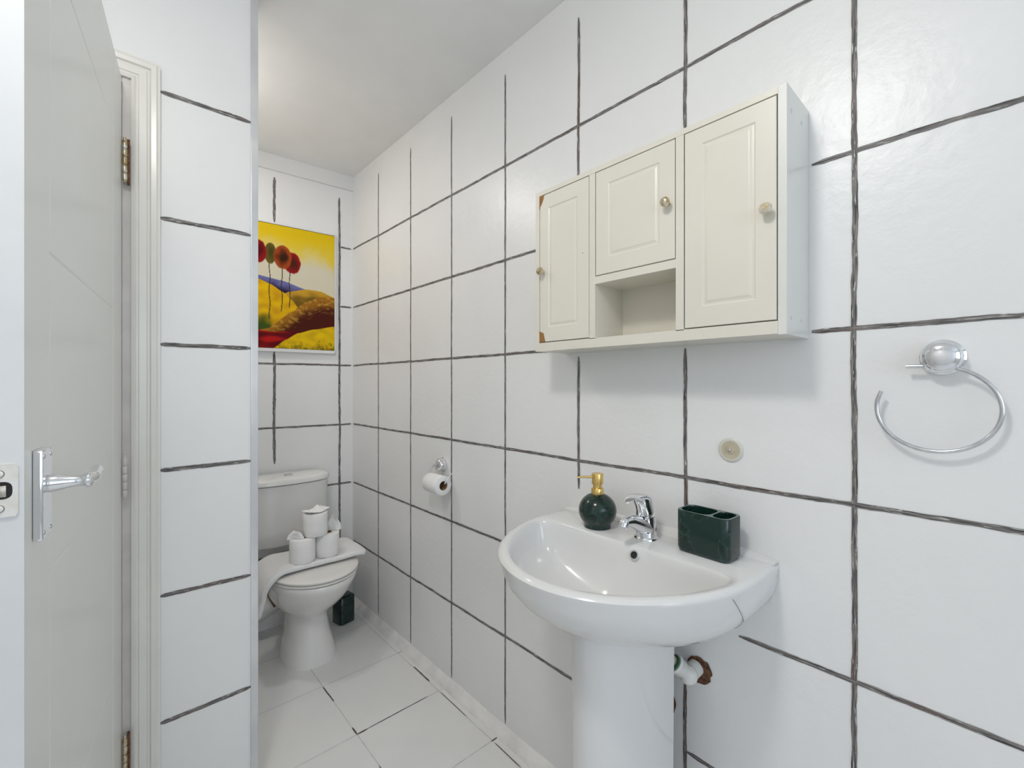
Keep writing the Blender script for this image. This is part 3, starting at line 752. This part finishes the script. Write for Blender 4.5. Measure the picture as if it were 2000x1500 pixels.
# ------------------------------------------------------------ toilet
AX = -.352
to = thing('toilet', 'cream-white close-coupled toilet with closed lid at the end of the room', 'toilet', (AX, 2.2, 0))
def egg(z, yf, yb, w, n=44, pw=2.0, cx_=AX, mid=.45, zf=0):
    # closed loop: front yf (towards the camera), back yb, half width w
    ym = yf+(yb-yf)*mid; out = []
    for k in range(n):
        a = 2*PI*k/n; c, s_ = math.cos(a), math.sin(a)
        x = cx_+w*(abs(c)**(2/pw))*(1 if c >= 0 else -1)
        y = ym+((yb-ym) if s_ >= 0 else (ym-yf))*(abs(s_)**(2/pw))*(1 if s_ >= 0 else -1)
        out.append(Vector((x, y, z+zf*(ym-y))))
    return out
mb = MBm('toilet', True)
mb.loft([egg(0,2.012,2.31,.113,pw=2.2), egg(.02,2.016,2.31,.111,pw=2.2), egg(.07,2.032,2.31,.098,pw=2.2), egg(.13,2.043,2.32,.087,pw=2.1), egg(.185,2.043,2.34,.083), egg(.212,2.03,2.36,.093),
         egg(.235,2.005,2.39,.117), egg(.26,1.972,2.40,.137), egg(.29,1.938,2.405,.154), egg(.33,1.900,2.41,.168), egg(.365,1.874,2.415,.177), egg(.380,1.866,2.418,.182), egg(.392,1.863,2.42,.183), egg(.400,1.867,2.42,.180), egg(.402,1.88,2.41,.168)])
mb.build('pan', to)
mb = MBm('seat', True)
mb.loft([egg(.4035,1.874,2.30,.172), egg(.405,1.868,2.305,.178), egg(.411,1.868,2.305,.178), egg(.413,1.872,2.30,.174)]); mb.build('seat', to)
mb = MBm('seat', True)
mb.loft([egg(.4165,1.872,2.305,.172), egg(.4175,1.867,2.31,.179), egg(.424,1.866,2.31,.180), egg(.4285,1.873,2.305,.174), egg(.4305,1.90,2.29,.155), egg(.4315,1.98,2.25,.09)]); mb.build('lid', to)
# cistern with bowed front, lid and button
CXc = -.372
def cis(z, hw, yf, yb=2.497, bow=.022):
    out = []; n = 26
    for i in range(n+1):
        s_ = -1+2*i/n; e = abs(s_)**5
        out.append(Vector((CXc+hw*s_, yf+bow*(s_*s_)+.030*e, z)))
    out += [Vector((CXc+hw, yb, z)), Vector((CXc-hw, yb, z))]
    return out
mb = MBm('toilet', True)
mb.loft([cis(.440,.150,2.370), cis(.446,.168,2.345), cis(.460,.178,2.330), cis(.52,.181,2.322), cis(.735,.183,2.312), cis(.744,.183,2.312)]); mb.build('cistern', to)
mb = MBm('toilet', True)
mb.loft([cis(.7475,.186,2.307), cis(.750,.188,2.303), cis(.768,.188,2.303), cis(.776,.184,2.310), cis(.780,.17,2.335,2.48)]); cl_ = mb.build('cistern_lid', to)
mb = MBm('dull_chrome', True); mb.lathe([(.021,-.002),(.021,.003),(.019,.0045),(.003,.005)], (-.372,2.385,.7805), (0,0,1), 28); mb.build('flush_button', to)
# outlet pipe at the back of the pan
mb = MBm('plastic', True); mb.tube(catmull([(-.36,2.34,.20),(-.40,2.41,.18),(-.50,2.43,.13),(-.62,2.44,.10),(-.90,2.45,.09)],4), .050, 20); mb.build('outlet_pipe', to)
mb = MBm('outwood', True); mb.tube([(-.43,2.42,.185),(-.445,2.422,.178)], .056, 20); mb.build('outlet_collar', to)
mb = MBm('outwood', True); mb.tube([(-.47,2.43,.47),(-.47,2.43,.428)], .020, 14); mb.build('fill_nut', to)

# ------------------------------------------------------------ towel draped across the closed lid
mb = MBm('towel', True)
path = catmull([(-.585,2.11,.285),(-.574,2.115,.350),(-.556,2.12,.412),(-.505,2.125,.4485),(-.44,2.13,.449),(-.34,2.135,.449),(-.24,2.14,.449),(-.185,2.14,.452),(-.150,2.14,.446),(-.135,2.14,.440)], 5)
rings = []
for i, p in enumerate(path):
    f = i/(len(path)-1)
    t = (path[min(i+1,len(path)-1)]-path[max(i-1,0)]).normalized(); up = Vector((0,1,0)).cross(t).normalized()
    if up.z < 0 and abs(up.z) > .3: up = -up
    if up.x > 0 and abs(up.z) < .5: up = -up
    w0 = .118+.012*noise.noise(Vector((f*3,1,0))); 
    sh = -.012+.018*noise.noise(Vector((f*2,4,0)))
    if f > .9: w0 *= 1-.25*(f-.9)/.1
    if f < .25: w0 *= .72+.28*f/.25
    th = .0125; o_ = []
    for k in range(40):
        a = 2*PI*k/40; c, s_ = math.cos(a), math.sin(a)
        y = w0*math.copysign(abs(c)**.5, c); hgt = th*math.copysign(abs(s_)**.55, s_)
        # two folded layers: crease at the long sides
        hgt *= 1+.25*math.exp(-((abs(c)-.9)/.12)**2)
        rp = .0016*math.sin(y*520+f*9)*(1 if s_ > 0 else 0)+.0022*noise.noise(Vector((f*14,y*25,2)))
        if i in (0, len(path)-1): hgt *= .5; y *= .97
        o_.append(p+Vector((0,y+sh,0))+up*(hgt+rp+.001))
    rings.append(o_)
mb.loft(rings)
tag(mb.build('towel'), 'white folded hand towel draped across the closed toilet lid', 'towel')

# ------------------------------------------------------------ three toilet rolls stacked on the towel
def std_roll(name, label, c, r, h, tip, seed, rot):
    t = thing(name, label, 'toilet roll', (c[0], c[1], c[2]), 'spare toilet rolls on the toilet lid')
    mb = MB(); roll_mesh(mb, Vector(c)+Vector((0,0,h/2)), (0,0,1), r, h, .021); mb.build('paper_roll', t)
    # loose sheet ends tucked into a point
    mb = MBm('paper', True)
    rd = random.Random(seed)
    def P_(x, y, z): v_ = Matrix.Rotation(rot, 3, 'Z') @ Vector((x, y, 0)); return Vector((c[0]+v_.x, c[1]+v_.y, c[2]+h+z))
    if tip == 'fan':
        n1, n2 = 20, 12; G = []
        for i in range(n1+1):
            a = i/n1; x = -r*1.0+2.05*r*a; row = []
            for j in range(n2+1):
                b = j/n2; y = (-r*.80+1.5*r*b)*(1-.25*abs(a-.5)*2)
                z = .004+.010*math.sin(a*PI)*math.sin(b*PI)+.016*math.exp(-((a-.55)/.13)**2-((b-.45)/.25)**2)+.009*abs(a-.5)*2+.004*noise.noise(Vector((a*7,b*7,seed)))
                row.append(mb.v(P_(x, y, max(.0015, z))))
            G.append(row)
        for i in range(n1):
            for j in range(n2): mb.face([G[i][j], G[i+1][j], G[i+1][j+1], G[i][j+1]])
    else:
        hh = tip; n1, n2 = 14, 12; G = []
        for i in range(n1+1):
            a = i/n1; row = []
            for j in range(n2+1):
                b = j/n2; half = .030*(1-a**2.2)+.0045
                x = -r*.62+(b-.5)*2*half*.9; y = -.01+.012*math.sin(b*5+a*2)+.004*noise.noise(Vector((a*6,b*6,seed)))-(b-.5)*.01
                row.append(mb.v(P_(x+.004*a, y, .001+hh*a)))
            G.append(row)
        for i in range(n1):
            for j in range(n2): mb.face([G[i][j], G[i+1][j], G[i+1][j+1], G[i][j+1]])
    o = mb.build('folded_sheet', t); sm = o.modifiers.new('t', 'SOLIDIFY'); sm.thickness = .0012
    return t
std_roll('toilet_roll', 'spare toilet roll on the towel, lower left of the stacked three', (-.405,2.062,.4630), .0525, .100, .034, 1, 0)
std_roll('toilet_roll', 'spare toilet roll on the towel, lower right of the stacked three', (-.299,2.064,.4630), .0520, .100, .066, 2, PI*.93)
std_roll('toilet_roll', 'spare toilet roll with a folded sheet balanced on top of two others', (-.352,2.060,.5655), .0510, .098, 'fan', 3, .35)

# ------------------------------------------------------------ toilet brush behind the toilet
tbx, tby = -.124, 2.318
br = thing('toilet_brush', 'dark green marble toilet brush pot on the floor behind the toilet', 'toilet brush', (tbx, tby, 0))
MB2 = Matrix.Translation((tbx, tby, 0)) @ Matrix.Rotation(math.radians(12), 4, 'Z')
mb = MBm('marble', True); mb.loft([rrect(.040,.040,.017,0,MB2), rrect(.043,.043,.018,.003,MB2), rrect(.043,.043,.018,.132,MB2), rrect(.041,.041,.018,.135,MB2), rrect(.030,.030,.019,.136,MB2)]); mb.build('pot', br)
mb = MBm('marble', True); mb.lathe([(.033,.135),(.035,.138),(.034,.142),(.012,.144)], (tbx,tby,0), n=28); pl_ = mb.build('pot_lid', br)
mb = MBm('gold', True); mb.lathe([(.0085,.143),(.0085,.155),(.0055,.157),(.0055,.36),(.008,.362),(.008,.372)], (tbx,tby,0), n=16); mb.build('brush_handle', br)

# ------------------------------------------------------------ ceiling lamp (out of the photograph's frame, lights the room)
cl = thing('ceiling_lamp', 'round white flush ceiling lamp above the door side of the room', 'ceiling lamp', (LAMP[0], LAMP[1], CEIL))
mb = MBm('frame', True); mb.lathe([(.13,0),(.13,-.025),(.118,-.03)], (LAMP[0],LAMP[1],CEIL), n=36); mb.build('lamp_base', cl)
mb = MBm('lamp', True); mb.lathe([(.118,-.028),(.11,-.05),(.08,-.065),(.02,-.070)], (LAMP[0],LAMP[1],CEIL), n=36); mb.build('lamp_shade', cl)
plo.location.z = CEIL-.19
alo2.location.z = CEIL-.06

al2 = thing('ceiling_lamp', 'added round fill lamp, unseen, on the toilet alcove ceiling', 'ceiling lamp', (AFILL[0], AFILL[1], CEIL))  # lamp body added to carry the unseen alcove fill
mb = MBm('frame', True); mb.lathe([(.075,0),(.075,-.018),(.068,-.022)], (AFILL[0],AFILL[1],CEIL), n=32); mb.build('lamp_base', al2)
mb = MBm('lamp', True); mb.lathe([(.068,-.020),(.06,-.038),(.03,-.048),(.01,-.049)], (AFILL[0],AFILL[1],CEIL), n=32); mb.build('lamp_shade', al2)
